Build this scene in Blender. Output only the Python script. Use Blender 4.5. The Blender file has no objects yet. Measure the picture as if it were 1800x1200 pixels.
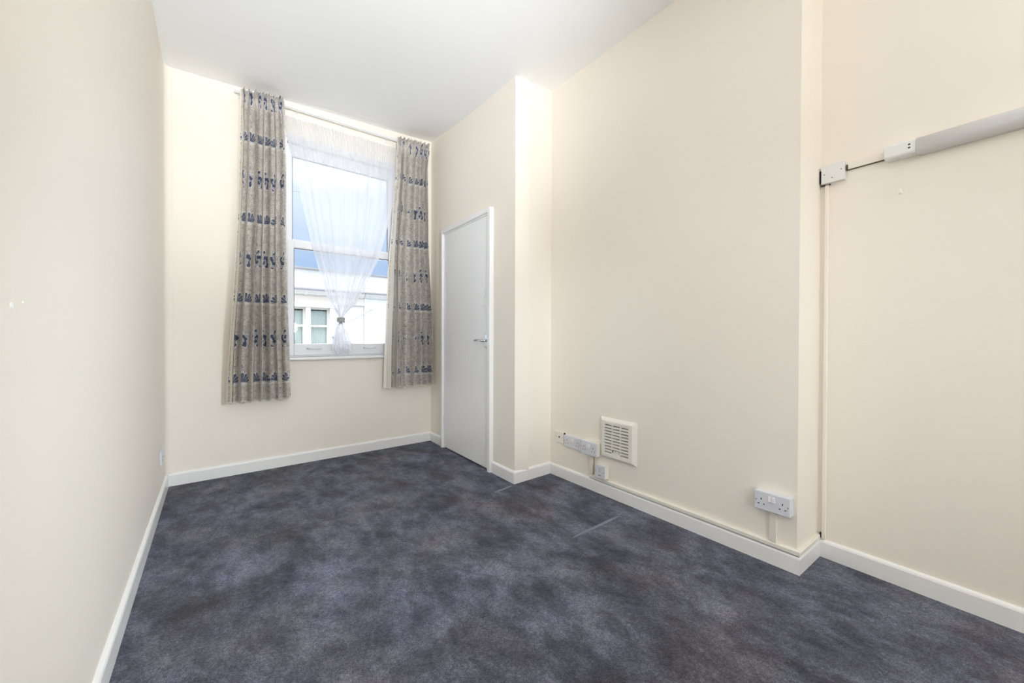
import bpy, bmesh, math, random
from mathutils import Vector, Matrix
random.seed(4)
scene = bpy.context.scene
C = scene.collection
PI = math.pi

# ------------------------------------------------------------------ camera
cam_d = bpy.data.cameras.new('camera')
cam = bpy.data.objects.new('camera', cam_d); C.objects.link(cam)
cam_d.sensor_fit = 'HORIZONTAL'; cam_d.sensor_width = 36.0; cam_d.lens = 14.7275
cam_d.clip_start = 0.02; cam_d.clip_end = 400
R_ = Vector((0.81537992, -0.57891943, 0.00280555)).normalized()
F_ = Vector((0.57891693, 0.81532977, -0.00962024)).normalized()
U_ = R_.cross(F_)
cam.matrix_world = Matrix(((R_.x, U_.x, -F_.x, 0.2737), (R_.y, U_.y, -F_.y, -3.7346),
                           (R_.z, U_.z, -F_.z, 1.026), (0, 0, 0, 1)))
scene.camera = cam

# ------------------------------------------------------------------ colour management
vs = scene.view_settings
vs.view_transform = 'Standard'; vs.look = 'None'; vs.gamma = 1.0; vs.use_curve_mapping = False
vs.exposure = 0.0
scene.cycles.max_bounces = 14; scene.cycles.diffuse_bounces = 10
scene.cycles.transparent_max_bounces = 24
scene.cycles.sample_clamp_indirect = 8.0

# ------------------------------------------------------------------ node helper
class NT:
    def __init__(s, nt): s.nt = nt
    def n(s, typ, **kw):
        nd = s.nt.nodes.new(typ)
        for k, v in kw.items(): setattr(nd, k, v)
        return nd
    def put(s, sock, v):
        if hasattr(v, 'is_output'): s.nt.links.new(v, sock)
        elif v is not None: sock.default_value = v
    def m(s, op, a, b=None, c=None, clamp=False):
        nd = s.n('ShaderNodeMath', operation=op, use_clamp=clamp)
        s.put(nd.inputs[0], a)
        if b is not None: s.put(nd.inputs[1], b)
        if c is not None: s.put(nd.inputs[2], c)
        return nd.outputs[0]
    def ramp(s, fac, stops, interp='LINEAR'):
        nd = s.n('ShaderNodeValToRGB'); nd.color_ramp.interpolation = interp
        el = nd.color_ramp.elements
        while len(el) < len(stops): el.new(0.5)
        for e, (p, c) in zip(el, stops):
            e.position = p; e.color = (*c, 1) if len(c) == 3 else c
        s.put(nd.inputs[0], fac); return nd.outputs[0]
    def mix(s, fac, a, b):
        nd = s.n('ShaderNodeMix', data_type='RGBA')
        s.put(nd.inputs[0], fac)
        s.put(nd.inputs[6], (*a, 1) if isinstance(a, tuple) else a)
        s.put(nd.inputs[7], (*b, 1) if isinstance(b, tuple) else b)
        return nd.outputs[2]
    def noise(s, vec, scale, detail=2, rough=.5, dist=0):
        nd = s.n('ShaderNodeTexNoise')
        s.put(nd.inputs['Vector'], vec); nd.inputs['Scale'].default_value = scale
        nd.inputs['Detail'].default_value = detail; nd.inputs['Roughness'].default_value = rough
        nd.inputs['Distortion'].default_value = dist
        return nd.outputs['Fac']
    def bump(s, h, strength, dist):
        nd = s.n('ShaderNodeBump'); s.put(nd.inputs['Height'], h)
        nd.inputs['Strength'].default_value = strength; nd.inputs['Distance'].default_value = dist
        return nd.outputs[0]
    def mapping(s, vec, scale=(1, 1, 1), rot=(0, 0, 0)):
        nd = s.n('ShaderNodeMapping'); s.put(nd.inputs[0], vec)
        nd.inputs['Scale'].default_value = scale; nd.inputs['Rotation'].default_value = rot
        return nd.outputs[0]

def lin(r, g, b):
    f = lambda v: (v/255)/12.92 if v/255 <= .04045 else ((v/255+.055)/1.055)**2.4
    return (f(r), f(g), f(b))

# ------------------------------------------------------------------ sky: blue low down, white above, brightened overhead to light the room
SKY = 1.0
world = bpy.data.worlds.new('sky'); scene.world = world; world.use_nodes = True
W = NT(world.node_tree); world.node_tree.nodes.clear()
tc = W.n('ShaderNodeTexCoord').outputs['Generated']
sep = W.n('ShaderNodeSeparateXYZ'); W.put(sep.inputs[0], tc)
cl = W.noise(W.mapping(tc, (1.3, 1.3, 3.0)), 1.6, 4, .55)
zz = W.m('ADD', sep.outputs[2], W.m('MULTIPLY', W.m('SUBTRACT', cl, .5), .35))
skc = W.ramp(zz, [(0.0, lin(186, 214, 247)), (.12, lin(172, 206, 249)), (.24, lin(212, 229, 252)), (.36, lin(226, 237, 255)), (1.0, lin(216, 231, 255))])
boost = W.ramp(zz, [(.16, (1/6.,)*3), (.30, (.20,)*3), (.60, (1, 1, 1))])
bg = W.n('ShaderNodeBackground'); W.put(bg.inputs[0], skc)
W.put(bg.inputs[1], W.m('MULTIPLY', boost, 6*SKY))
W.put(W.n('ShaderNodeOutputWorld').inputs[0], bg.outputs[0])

# ------------------------------------------------------------------ sun (behind our house, lights the houses opposite)
sd = bpy.data.lights.new('sun', 'SUN'); so = bpy.data.objects.new('sun', sd); C.objects.link(so)
sd.energy = 3.0; sd.angle = math.radians(.6); sd.color = (1, .95, .87)
so.rotation_euler = Vector((.62, .36, -1.0)).to_track_quat('-Z', 'Y').to_euler()
so.location = (0, -10, 20)

# ------------------------------------------------------------------ added fill uplighter, unseen behind the camera
FILL_UPL = [(1.10, -5.90, 1.0, 62, 150)]
for (ux, uy, UPZ, e_, sp_) in FILL_UPL:
    ud = bpy.data.lights.new('fill_uplight', 'AREA'); uo = bpy.data.objects.new('fill_uplight', ud); C.objects.link(uo)
    ud.shape = 'DISK'; ud.size = .26; ud.energy = e_; ud.color = (.92, .968, 1); ud.spread = math.radians(sp_)
    uo.location = (ux, uy, UPZ+.035); uo.rotation_euler = (PI, 0, 0)

# four unseen fill spotlights added behind the camera (stands built further down)
FILL_SPOTS = [((2.25, -4.62, 1.2), (0, -1.2, .6), 275, 50, (.82, .92, 1)), ((.32, -4.95, 1.3), (.95, -1.15, 2.86), 680, 54, (.92, .968, 1)),
         ((.62, -5.05, 1.3), (2.0, -.75, .9), 175, 32, (.82, .92, 1)), ((.42, -5.75, 1.1), (2.35, -2.75, .9), 85, 38, (.82, .92, 1))]
for p, q, e_, an, co in FILL_SPOTS:
    sp_ = bpy.data.lights.new('fill_spot', 'SPOT'); sob = bpy.data.objects.new('fill_spot', sp_); C.objects.link(sob)
    sp_.energy = e_; sp_.color = co; sp_.spot_size = math.radians(an); sp_.spot_blend = 1.0; sp_.shadow_soft_size = .11
    sob.location = p; sob.rotation_euler = (Vector(q)-Vector(p)).to_track_quat('-Z', 'Y').to_euler()

# ------------------------------------------------------------------ materials
MATS = {}
def mat(name, color, rough=.6, metal=0.0, spec=.5, bump=None, var=0, coat=0):
    if name in MATS: return MATS[name]
    m = bpy.data.materials.new(name); m.use_nodes = True
    T = NT(m.node_tree); b = m.node_tree.nodes['Principled BSDF']
    b.inputs['Roughness'].default_value = rough; b.inputs['Metallic'].default_value = metal
    b.inputs['Specular IOR Level'].default_value = spec
    b.inputs['Coat Weight'].default_value = coat
    o = T.n('ShaderNodeTexCoord').outputs['Object']
    if var:
        f = T.noise(o, 2.2, 4, .6)
        T.put(b.inputs['Base Color'], T.mix(f, tuple(c*(1-var) for c in color), tuple(min(1, c*(1+var)) for c in color)))
    else:
        b.inputs['Base Color'].default_value = (*color, 1)
    if bump:
        T.put(b.inputs['Normal'], T.bump(T.noise(o, bump[0], 3, .6), bump[1], bump[2]))
    MATS[name] = m; return m

M_wall = mat('wall_paint_cream', (.882, .832, .756), .62, spec=.35, bump=(38, .12, .006), var=.012)
M_ceil = mat('ceiling_paint_white', (.90, .905, .91), .8, spec=.3, bump=(30, .08, .005))
M_wood = mat('gloss_paint_white', (.88, .88, .88), .28, spec=.5, bump=(25, .05, .002))
M_door = mat('door_paint_white', (.90, .905, .915), .22, spec=.5, bump=(9, .10, .004), var=.01)
M_plas = mat('plastic_white', (.72, .73, .79), .3)
M_pwarm = mat('plastic_aged_cream', (.84, .81, .745), .4)
M_vent = mat('plastic_vent_ivory', (.84, .82, .76), .4)
M_dark = mat('slot_dark', (.02, .018, .015), .7)
M_grey = mat('screw_grey', (.25, .25, .26), .4, metal=.6)
M_chrome = mat('chrome', (.72, .72, .72), .16, metal=1)
M_upvc = mat('window_plastic_white', (.80, .81, .84), .3)
M_gask = mat('gasket_dark', (.12, .13, .15), .6)
M_rail = mat('curtain_track_plastic', (.82, .81, .80), .35)
M_lin = None

def m_carpet():
    m = bpy.data.materials.new('carpet_slate'); m.use_nodes = True
    T = NT(m.node_tree); b = m.node_tree.nodes['Principled BSDF']
    o = T.n('ShaderNodeTexCoord').outputs['Object']
    big = T.noise(T.mapping(o, (1, .75, 1), (0, 0, .5)), 4.4, 6, .68, .3)  # light and dark of the pile's lay, put into the colour as noise
    med = T.noise(T.mapping(o, (1.5, .8, 1), (0, 0, -.4)), 11, 4, .65, .4)
    hue = T.noise(o, 2.1, 3, .6)
    f = T.m('ADD', T.m('MULTIPLY', big, .68), T.m('MULTIPLY', med, .32))
    base = T.ramp(f, [(.38, lin(55, 57, 72)), (.47, lin(80, 83, 100)), (.54, lin(100, 104, 122)), (.64, lin(122, 127, 146))])
    warm = T.ramp(f, [(.38, lin(60, 59, 67)), (.50, lin(86, 86, 96)), (.64, lin(124, 122, 131))])
    base = T.mix(T.ramp(hue, [(.42, (0, 0, 0)), (.62, (1, 1, 1))]), base, warm)
    tuft = T.noise(o, 210, 3, .75, .8)
    tuft2 = T.noise(o, 75, 2, .6, .5)
    tt = T.m('ADD', T.m('MULTIPLY', tuft, .7), T.m('MULTIPLY', tuft2, .3))
    k = T.ramp(tt, [(.34, (.16, .16, .16)), (.5, (.48, .48, .48)), (.66, (1.0, 1.0, 1.0))])
    mx = T.n('ShaderNodeMix', data_type='RGBA', blend_type='MULTIPLY'); mx.inputs[0].default_value = 1
    T.put(mx.inputs[6], base); T.put(mx.inputs[7], k)
    g = T.n('ShaderNodeVectorMath', operation='SCALE'); T.put(g.inputs[0], mx.outputs[2]); g.inputs['Scale'].default_value = 1.95
    T.put(b.inputs['Base Color'], g.outputs[0])
    b.inputs['Roughness'].default_value = .95; b.inputs['Specular IOR Level'].default_value = .1
    b.inputs['Sheen Weight'].default_value = .12; b.inputs['Sheen Roughness'].default_value = .5
    T.put(b.inputs['Normal'], T.bump(tt, .8, .008))
    return m
M_carpet = m_carpet()

def cloth_shader(T, col, trans, out, normal=None, transp=None):
    d = T.n('ShaderNodeBsdfDiffuse'); T.put(d.inputs[0], col)
    t = T.n('ShaderNodeBsdfTranslucent'); T.put(t.inputs[0], col)
    if normal is not None: T.put(d.inputs['Normal'], normal)
    mx = T.n('ShaderNodeMixShader'); mx.inputs[0].default_value = trans
    T.put(mx.inputs[1], d.outputs[0]); T.put(mx.inputs[2], t.outputs[0])
    r = mx.outputs[0]
    if transp is not None:
        tr = T.n('ShaderNodeBsdfTransparent'); m2 = T.n('ShaderNodeMixShader')
        T.put(m2.inputs[0], transp); T.put(m2.inputs[1], r); T.put(m2.inputs[2], tr.outputs[0]); r = m2.outputs[0]
    T.put(out.inputs[0], r)

def m_curtain():
    m = bpy.data.materials.new('curtain_print'); m.use_nodes = True
    T = NT(m.node_tree); m.node_tree.nodes.clear(); out = T.n('ShaderNodeOutputMaterial')
    uv = T.n('ShaderNodeUVMap', uv_map='UVMap').outputs[0]
    sp = T.n('ShaderNodeSeparateXYZ'); T.put(sp.inputs[0], uv); u, v = sp.outputs[0], sp.outputs[1]
    # ground: taupe scribble of leaves
    n1 = T.noise(uv, 62, 3, .6, 2.2)
    n2 = T.noise(uv, 19, 3, .6, 1.0)
    base = T.ramp(n2, [(.35, lin(184, 178, 174)), (.5, lin(207, 198, 192)), (.66, lin(218, 215, 205))])
    rid = T.m('ABSOLUTE', T.m('SUBTRACT', n1, .5))
    base = T.mix(T.ramp(rid, [(.0, (1, 1, 1)), (.035, (0, 0, 0))]), base, lin(240, 236, 226))
    base = T.mix(T.ramp(T.noise(uv, 85, 2, .6, 1.5), [(.58, (0, 0, 0)), (.66, (1, 1, 1))]), base, lin(136, 134, 146))
    # motif cells
    P, H = .185, .59
    def cell(u0, v0):
        a = T.m('SUBTRACT', T.m('FLOORED_MODULO', T.m('ADD', u, u0), P), P/2)
        b = T.m('SUBTRACT', T.m('FLOORED_MODULO', T.m('ADD', v, v0), H), H/2)
        return a, b
    def polar(a, b):
        r = T.m('SQRT', T.m('ADD', T.m('MULTIPLY', a, a), T.m('MULTIPLY', b, b)))
        th = T.m('ARCTAN2', b, a); return r, th
    navy, pale = lin(94, 99, 122), lin(232, 230, 224)
    # fan flower: rows at v = .715 + .59k
    a, b = cell(.03, H/2-.715+.022)
    r, th = polar(a, b)
    pet = T.m('ABSOLUTE', T.m('SINE', T.m('MULTIPLY', th, 7)))
    R0 = T.m('ADD', .052, T.m('MULTIPLY', pet, .016))
    up = T.m('GREATER_THAN', b, T.m('MULTIPLY', T.m('ABSOLUTE', a), -.12))
    inn = T.m('MULTIPLY', T.m('LESS_THAN', r, R0), up)
    halo = T.m('MULTIPLY', T.m('LESS_THAN', r, T.m('ADD', R0, .012)), T.m('GREATER_THAN', b, -.022))
    ray = T.m('MULTIPLY', T.m('LESS_THAN', pet, .33), T.m('GREATER_THAN', r, .026))
    base = T.mix(T.m('MULTIPLY', halo, .8), base, pale)
    fancol = T.mix(T.m('MULTIPLY', ray, .85), T.mix(T.noise(uv, 90, 1, .5), lin(90, 95, 118), lin(134, 138, 158)), pale)
    base = T.mix(inn, base, fancol)
    # leaf bird motif: rows between
    a, b = cell(.05, H/2-.715-.295)
    aw = T.m('ADD', a, T.m('MULTIPLY', T.m('SUBTRACT', T.noise(uv, 24, 2, .5), .5), .05))
    r, th = polar(aw, T.m('MULTIPLY', b, .8))
    w = T.m('ADD', T.m('MULTIPLY', r, 150), T.m('MULTIPLY', th, 2))
    edge = T.m('ADD', .046, T.m('MULTIPLY', T.m('SINE', T.m('MULTIPLY', th, 5)), .012))
    inn = T.m('LESS_THAN', r, edge)
    col = T.mix(T.m('GREATER_THAN', T.m('SINE', w), .1), navy, lin(190, 190, 196))
    base = T.mix(T.m('LESS_THAN', r, T.m('ADD', edge, .006)), base, pale)
    base = T.mix(inn, base, col)
    nrm = T.bump(T.noise(uv, 600, 2, .6), .25, .001)
    cloth_shader(T, base, .26, out, nrm)
    return m
M_curt = m_curtain()

def m_fabric(name, col, trans, transp=None):
    m = bpy.data.materials.new(name); m.use_nodes = True
    T = NT(m.node_tree); m.node_tree.nodes.clear(); out = T.n('ShaderNodeOutputMaterial')
    tp = None
    if transp is not None:      # open weave: fewer holes where it is seen edge-on
        lw = T.n('ShaderNodeLayerWeight'); lw.inputs[0].default_value = .45
        uv = T.n('ShaderNodeUVMap', uv_map='UVMap').outputs[0]
        st = T.noise(T.mapping(uv, (13, .8, 1)), 1.0, 2, .6)
        k = T.m('SUBTRACT', transp[0], T.m('MULTIPLY', lw.outputs['Facing'], transp[1]))
        tp = T.m('SUBTRACT', k, T.m('MULTIPLY', T.m('SUBTRACT', st, .5), .5), clamp=True)
    cloth_shader(T, (*col, 1), trans, out, None, tp)
    return m
M_lin = m_fabric('curtain_lining_cream', (.86, .83, .76), .25)
M_net = m_fabric('net_voile_white', (.90, .90, .92), .5, (.44, .5))

def m_glass():
    m = bpy.data.materials.new('window_glass'); m.use_nodes = True
    T = NT(m.node_tree); m.node_tree.nodes.clear(); out = T.n('ShaderNodeOutputMaterial')
    tr = T.n('ShaderNodeBsdfTransparent'); tr.inputs[0].default_value = (.965, .975, .98, 1)
    gl = T.n('ShaderNodeBsdfGlossy'); gl.inputs['Roughness'].default_value = .02
    mx = T.n('ShaderNodeMixShader'); fr = T.n('ShaderNodeFresnel'); fr.inputs[0].default_value = 1.45
    T.put(mx.inputs[0], T.m('MULTIPLY', fr.outputs[0], .6))
    T.put(mx.inputs[1], tr.outputs[0]); T.put(mx.inputs[2], gl.outputs[0]); T.put(out.inputs[0], mx.outputs[0])
    return m
M_glass = m_glass()
M_diff = mat('lamp_diffuser_grey_white', (.80, .80, .81), .35)

# ------------------------------------------------------------------ mesh helpers
def tag(o, label=None, cat=None, group=None, kind=None):
    if label: o['label'] = label
    if cat: o['category'] = cat
    if group: o['group'] = group
    if kind: o['kind'] = kind
    return o
def empty(name, loc=(0, 0, 0), parent=None):
    o = bpy.data.objects.new(name, None); C.objects.link(o); o.location = loc; o.empty_display_size = .05
    if parent: o.parent = parent
    return o
class Fr:                                   # wall frame: s along wall, off into the room, z up
    def __init__(s, P, Q, flip=False):
        s.P = Vector((P[0], P[1], 0)); d = Vector((Q[0]-P[0], Q[1]-P[1], 0)); s.L = d.length; s.u = d.normalized()
        s.n = Vector((s.u.y, -s.u.x, 0))
        if flip: s.n = -s.n
    def __call__(s, a, off, z): return s.P + s.u*a + s.n*off + Vector((0, 0, z))
WORLD = lambda x, y, z: Vector((x, y, z))
class MB:
    def __init__(s): s.v = []; s.f = []; s.uv = None
    def box(s, fr, a0, a1, o0, o1, z0, z1, dz=0.0):  # dz: rise of the a1 end
        b = len(s.v)
        for a, d in ((a0, 0), (a1, dz)):
            for o in (o0, o1):
                for z in (z0, z1): s.v.append(fr(a, o, z+d))
        for q in ((0, 1, 3, 2), (4, 6, 7, 5), (0, 4, 5, 1), (2, 3, 7, 6), (0, 2, 6, 4), (1, 5, 7, 3)):
            s.f.append([b+i for i in q])
        return s
    def prism(s, fr, prof, a0, a1):         # prof = [(off, z)...] extruded along s
        b = len(s.v); n = len(prof)
        for a in (a0, a1):
            for o, z in prof: s.v.append(fr(a, o, z))
        for i in range(n): s.f.append([b+i, b+(i+1) % n, b+n+(i+1) % n, b+n+i])
        s.f.append([b+i for i in range(n)][::-1]); s.f.append([b+n+i for i in range(n)])
        return s
    def face_prism(s, fr, prof, o0, o1):    # prof = [(s, z)...] extruded out of the wall
        b = len(s.v); n = len(prof)
        for o in (o0, o1):
            for a, z in prof: s.v.append(fr(a, o, z))
        for i in range(n): s.f.append([b+i, b+(i+1) % n, b+n+(i+1) % n, b+n+i])
        s.f.append([b+i for i in range(n)][::-1]); s.f.append([b+n+i for i in range(n)])
        return s
    def disc(s, fr, a, z, r, o0, o1, n=14, ra=None, taper=1.0):
        b = len(s.v)
        for k, o in enumerate((o0, o1)):
            rr = r*(taper if k else 1)
            for i in range(n):
                t = 2*PI*i/n; s.v.append(fr(a+math.cos(t)*rr*(ra or 1), o, z+math.sin(t)*rr))
        for i in range(n): s.f.append([b+i, b+(i+1) % n, b+n+(i+1) % n, b+n+i])
        s.f.append([b+i for i in range(n)][::-1]); s.f.append([b+n+i for i in range(n)])
        return s
    def tube(s, pts, r, n=8):
        b = len(s.v); pts = [Vector(p) for p in pts]
        for i, p in enumerate(pts):
            d = (pts[min(i+1, len(pts)-1)]-pts[max(i-1, 0)]).normalized()
            x = d.cross(Vector((0, 0, 1)))
            if x.length < 1e-3: x = Vector((1, 0, 0))
            x.normalize(); y = d.cross(x)
            rr = r[i] if isinstance(r, (list, tuple)) else r
            for k in range(n):
                t = 2*PI*k/n; s.v.append(p+(x*math.cos(t)+y*math.sin(t))*rr)
        for i in range(len(pts)-1):
            for k in range(n):
                s.f.append([b+i*n+k, b+i*n+(k+1) % n, b+(i+1)*n+(k+1) % n, b+(i+1)*n+k])
        s.f.append([b+k for k in range(n)][::-1]); s.f.append([b+(len(pts)-1)*n+k for k in range(n)])
        return s
    def build(s, name, material, parent=None, bevel=0, smooth=False, seg=2, origin=None):
        me = bpy.data.meshes.new(name)
        off = Vector((0, 0, 0))
        if parent is None:
            if origin is None:
                xs = [v.x for v in s.v]; ys = [v.y for v in s.v]; zs = [v.z for v in s.v]
                off = Vector(((min(xs)+max(xs))/2, (min(ys)+max(ys))/2, min(zs)))
            else: off = Vector(origin)
        else: off = wloc(parent)
        me.from_pydata([v-off for v in s.v], [], s.f)
        bm = bmesh.new(); bm.from_mesh(me); bmesh.ops.recalc_face_normals(bm, faces=bm.faces); bm.to_mesh(me); bm.free()
        if smooth:
            for p in me.polygons: p.use_smooth = True
        me.materials.append(material)
        o = bpy.data.objects.new(name, me); C.objects.link(o)
        if parent: o.parent = parent; o['_w'] = 0; del o['_w']
        else: o.location = off
        if bevel:
            md = o.modifiers.new('bevel', 'BEVEL'); md.width = bevel; md.segments = seg; md.limit_method = 'ANGLE'
            md.harden_normals = False
        return o
def wloc(o):
    v = Vector((0, 0, 0))
    while o is not None: v = v+Vector(o.location); o = o.parent
    return v

# ------------------------------------------------------------------ plan of the room (metres)
A = (-.0019, -.040); B = (2.0322, .1371); Cc = (1.9921, -1.3497); D = (2.3558, -1.3115)
E_ = (2.3446, -2.9720); Fc = (2.6122, -2.9585); G = (2.5841, -3.5857)
YR = -6.40                                   # rear wall
fb = Fr(A, B); fd = Fr(B, Cc); fr1 = Fr(Cc, D); fc = Fr(D, E_); fr2 = Fr(E_, Fc); fg = Fr(Fc, G)
fl_ = Fr((0, YR), (0, -.04)); fl_.n = Vector((1, 0, 0))
T_ = .0154

def struct(o, kind='structure'): o['kind'] = kind; return o

# floor (the carpet) : finely modelled only as a slab, the pile is in the material
mb = MB(); mb.box(WORLD, -.25, 3.3, YR-.25, .45, -.12, 0)
floor = struct(mb.build('floor', M_carpet, origin=(0, 0, 0)))
def ridge(p0, p1, w, h):                     # raised carpet creases in a lighter tone
    p0 = Vector(p0); p1 = Vector(p1); d = (p1-p0); n = Vector((-d.y, d.x, 0)).normalized(); N = 16; m = MB()
    for i in range(N+1):
        t = i/N; k = math.sin(PI*min(1, max(0, t)))**.5; c = p0+d*t+n*math.sin(t*9)*.0015
        for j, (o, z) in enumerate(((-1, -.001), (-.4, .8), (.4, .8), (1, -.001))):
            m.v.append(c+n*o*w*max(k, .12)+Vector((0, 0, h*k*z if z > 0 else -.001)))
    for i in range(N):
        for j in range(3): m.f.append([i*4+j, i*4+j+1, i*4+j+5, i*4+j+4])
    return m
M_ridge = mat('carpet_crease', lin(134, 137, 152), .95, spec=.05, bump=(260, .8, .004))
ridge((1.774, -1.419, 0), (1.962, -1.380, 0), .008, .008).build('carpet_crease', M_ridge, floor, smooth=True)
ridge((1.759, -2.175, 0), (2.178, -2.134, 0), .008, .010).build('carpet_crease', M_ridge, floor, smooth=True)

# ceiling: white plaster soffit (old, slightly out of level) under the roof slab
def ceil_z(x, y):
    sm = lambda t: (lambda u: u*u*(3-2*u))(min(1, max(0, t)))
    return 2.861 + .108*min(1.05, max(0, x/2.032))*max(0, (y+1.36)/1.5)**1.6 - .009*sm((x-1.2)/.8)*sm((y+3.0)/1.6)*(1-sm((x-2.0)/.35)) \
        + .021*sm((x-2.0)/.35)*(1-sm((y+1.3)/.3))
mb = MB(); NX, NY = 60, 130; X0, X1, Y0_, Y1_ = -.08, 2.75, YR-.08, .22
for j in range(NY+1):
    for i in range(NX+1):
        x = X0+(X1-X0)*i/NX; y = Y0_+(Y1_-Y0_)*j/NY; mb.v.append(Vector((x, y, ceil_z(x, y))))
for j in range(NY):
    for i in range(NX): a = j*(NX+1)+i; mb.f.append([a, a+NX+1, a+NX+2, a+1])
ceiling = struct(mb.build('ceiling', M_ceil, origin=(0, 0, 2.86), smooth=True))
mb = MB(); mb.box(WORLD, -.25, 3.3, YR-.25, .45, 3.0, 3.12)
mb.build('roof_slab', M_ceil, ceiling)

# window opening in the back wall
WS0, WS1, WZ0, WZ1 = .715, 1.70, .862, 2.642
mb = MB(); o0, o1 = -.24, 0
mb.box(fb, -.25, WS0, o0, o1, 0, 3); mb.box(fb, WS1, 3.3, o0, o1, 0, 3)
mb.box(fb, WS0, WS1, o0, o1, 0, WZ0); mb.box(fb, WS0, WS1, o0, o1, WZ1, 3)
wall_back = struct(mb.build('wall_back', M_wall, origin=(0, 0, 0)))
# left wall with its rounded plaster corner
mb = MB(); mb.box(WORLD, -.25, 0, YR-.2, -.02, 0, 3)
r = .045; p = Vector((0, -.0398, 0)); cx, cy = r, -.0398-r
prof = [(-.01, -.0298)]+[(cx-r*math.cos(t), cy+r*math.sin(t)) for t in [i*PI/2/8 for i in range(9)]]
prof[-1] = (prof[-1][0], prof[-1][1]+.004)
b0 = len(mb.v)
for z in (.085, 2.9):
    for q in prof: mb.v.append(Vector((q[0], q[1], z)))
k = len(prof)
for i in range(k): mb.f.append([b0+i, b0+(i+1) % k, b0+k+(i+1) % k, b0+k+i])
mb.f.append([b0+i for i in range(k)]); mb.f.append([b0+k+i for i in range(k)])
wall_left = struct(mb.build('wall_left', M_wall, origin=(0, 0, 0)))
M_filler = mat('filler_white', (.93, .93, .92), .7)
for (y, z, rr) in ((-2.69, 1.076, .006), (-2.64, 1.084, .003)):
    MB().disc(Fr((0, 0), (0, 1), True) if False else fl_, y-YR, z, rr, -.001, .0012, 9).build('filler_spot', M_filler, wall_left)

# door wall with door opening, return of the cupboard, cupboard shell behind
DS0, DS1, DZ = .302, 1.196, 2.013
mb = MB()
mb.box(fd, -.2, DS0, -.12, 0, 0, 3); mb.box(fd, DS1, fd.L, -.12, 0, 0, 3); mb.box(fd, DS0, DS1, -.12, 0, DZ, 3)
struct(mb.build('wall_door_side', M_wall, origin=(2, 0, 0)))
def block(pts):
    m = MB(); n = len(pts)
    for z in (0, 3):
        for q in pts: m.v.append(Vector((q[0], q[1], z)))
    for i in range(n): m.f.append([i, (i+1) % n, n+(i+1) % n, n+i])
    m.f.append(list(range(n))); m.f.append([n+i for i in range(n)]); return m
mb = block([Cc, fr1(1.1, 0, 0), fr1(1.1, -.12, 0), (Cc[0]+.05, Cc[1]+.12)])
struct(mb.build('wall_cupboard_return', M_wall, origin=(2.2, -1.3, 0)))
mb = MB(); mb.box(WORLD, 3.0, 3.12, -1.25, .35, 0, 3)
struct(mb.build('wall_cupboard_rear', M_wall, origin=(3.05, -.5, 0)))
mb = block([D, E_, (E_[0]+.2, E_[1]+.2), (D[0]+.2, D[1]+.03)])
struct(mb.build('wall_chimney', M_wall, origin=(2.35, -2, 0)))
mb = block([E_, fr2(.6, 0, 0), fr2(.6, -.2, 0), (E_[0]+.2, E_[1]+.2)])
struct(mb.build('wall_chimney_return', M_wall, origin=(2.5, -2.96, 0)))
mb = MB(); mb.box(fg, 0, 3.7, -.2, 0, 0, 3)
struct(mb.build('wall_recess', M_wall, origin=(2.6, -3.5, 0)))
# rear wall (behind the photographer) with a window added for fill light
RX0, RX1, RZ0, RZ1 = .35, 1.15, .90, 2.10
mb = MB(); y0, y1 = YR-.24, YR
mb.box(WORLD, -.25, RX0, y0, y1, 0, 3); mb.box(WORLD, RX1, 3.3, y0, y1, 0, 3)
mb.box(WORLD, RX0, RX1, y0, y1, 0, RZ0); mb.box(WORLD, RX0, RX1, y0, y1, RZ1, 3)
struct(mb.build('wall_rear', M_wall, origin=(1, YR, 0)))

# ------------------------------------------------------------------ baseboards, mitred round the corners
def base_profile(h): return [(0, 0), (T_, 0), (T_, h-.013), (T_-.003, h-.006), (T_-.009, h-.001), (0, h)]
path = [Vector((0, YR, 0)), Vector((0, -.0398, 0)), Vector((B[0], B[1], 0)), Vector((Cc[0], Cc[1], 0)), Vector((D[0], D[1], 0)),
        Vector((E_[0], E_[1], 0)), Vector((Fc[0], Fc[1], 0)), fg(3.44, 0, 0)]
norms = []
for i in range(len(path)-1):
    d = (path[i+1]-path[i]).normalized(); norms.append(Vector((d.y, -d.x, 0)))
def miter(i):
    if i == 0: return norms[0]
    if i == len(path)-1: return norms[-1]
    a, b = norms[i-1], norms[i]; return (a+b)/(1+a.dot(b))
def sweep(i, prof, t0=0, t1=None):           # t0/t1: cut at this distance instead of the corner
    P, Q = path[i], path[i+1]; d = (Q-P).normalized(); m = MB(); nn = norms[i]
    for (pt, mi) in (((P+d*t0) if t0 else P, nn if t0 else miter(i)), ((P+d*t1) if t1 else Q, nn if t1 else miter(i+1))):
        for o, z in prof: m.v.append(pt+mi*o+Vector((0, 0, z)))
    n = len(prof)
    for k in range(n): m.f.append([k, (k+1) % n, n+(k+1) % n, n+k])
    m.f.append(list(range(n))[::-1]); m.f.append([n+k for k in range(n)])
    return m
Z0 = .0005
for name, i, h, t0, t1 in (('baseboard_left', 0, .087, 0, None), ('baseboard_back', 1, .087, 0, None), ('baseboard_door_side', 2, .086, 0, DS0-.001),
                       ('baseboard_door_side', 2, .086, DS1+.003, None), ('baseboard_cupboard_return', 3, .086, 0, None),
                       ('baseboard_chimney', 4, .081, 0, None), ('baseboard_chimney_return', 5, .080, 0, None), ('baseboard_recess', 6, .082, 0, None)):
    struct(sweep(i, base_profile(h), t0, t1).build(name, M_wood))

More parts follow.
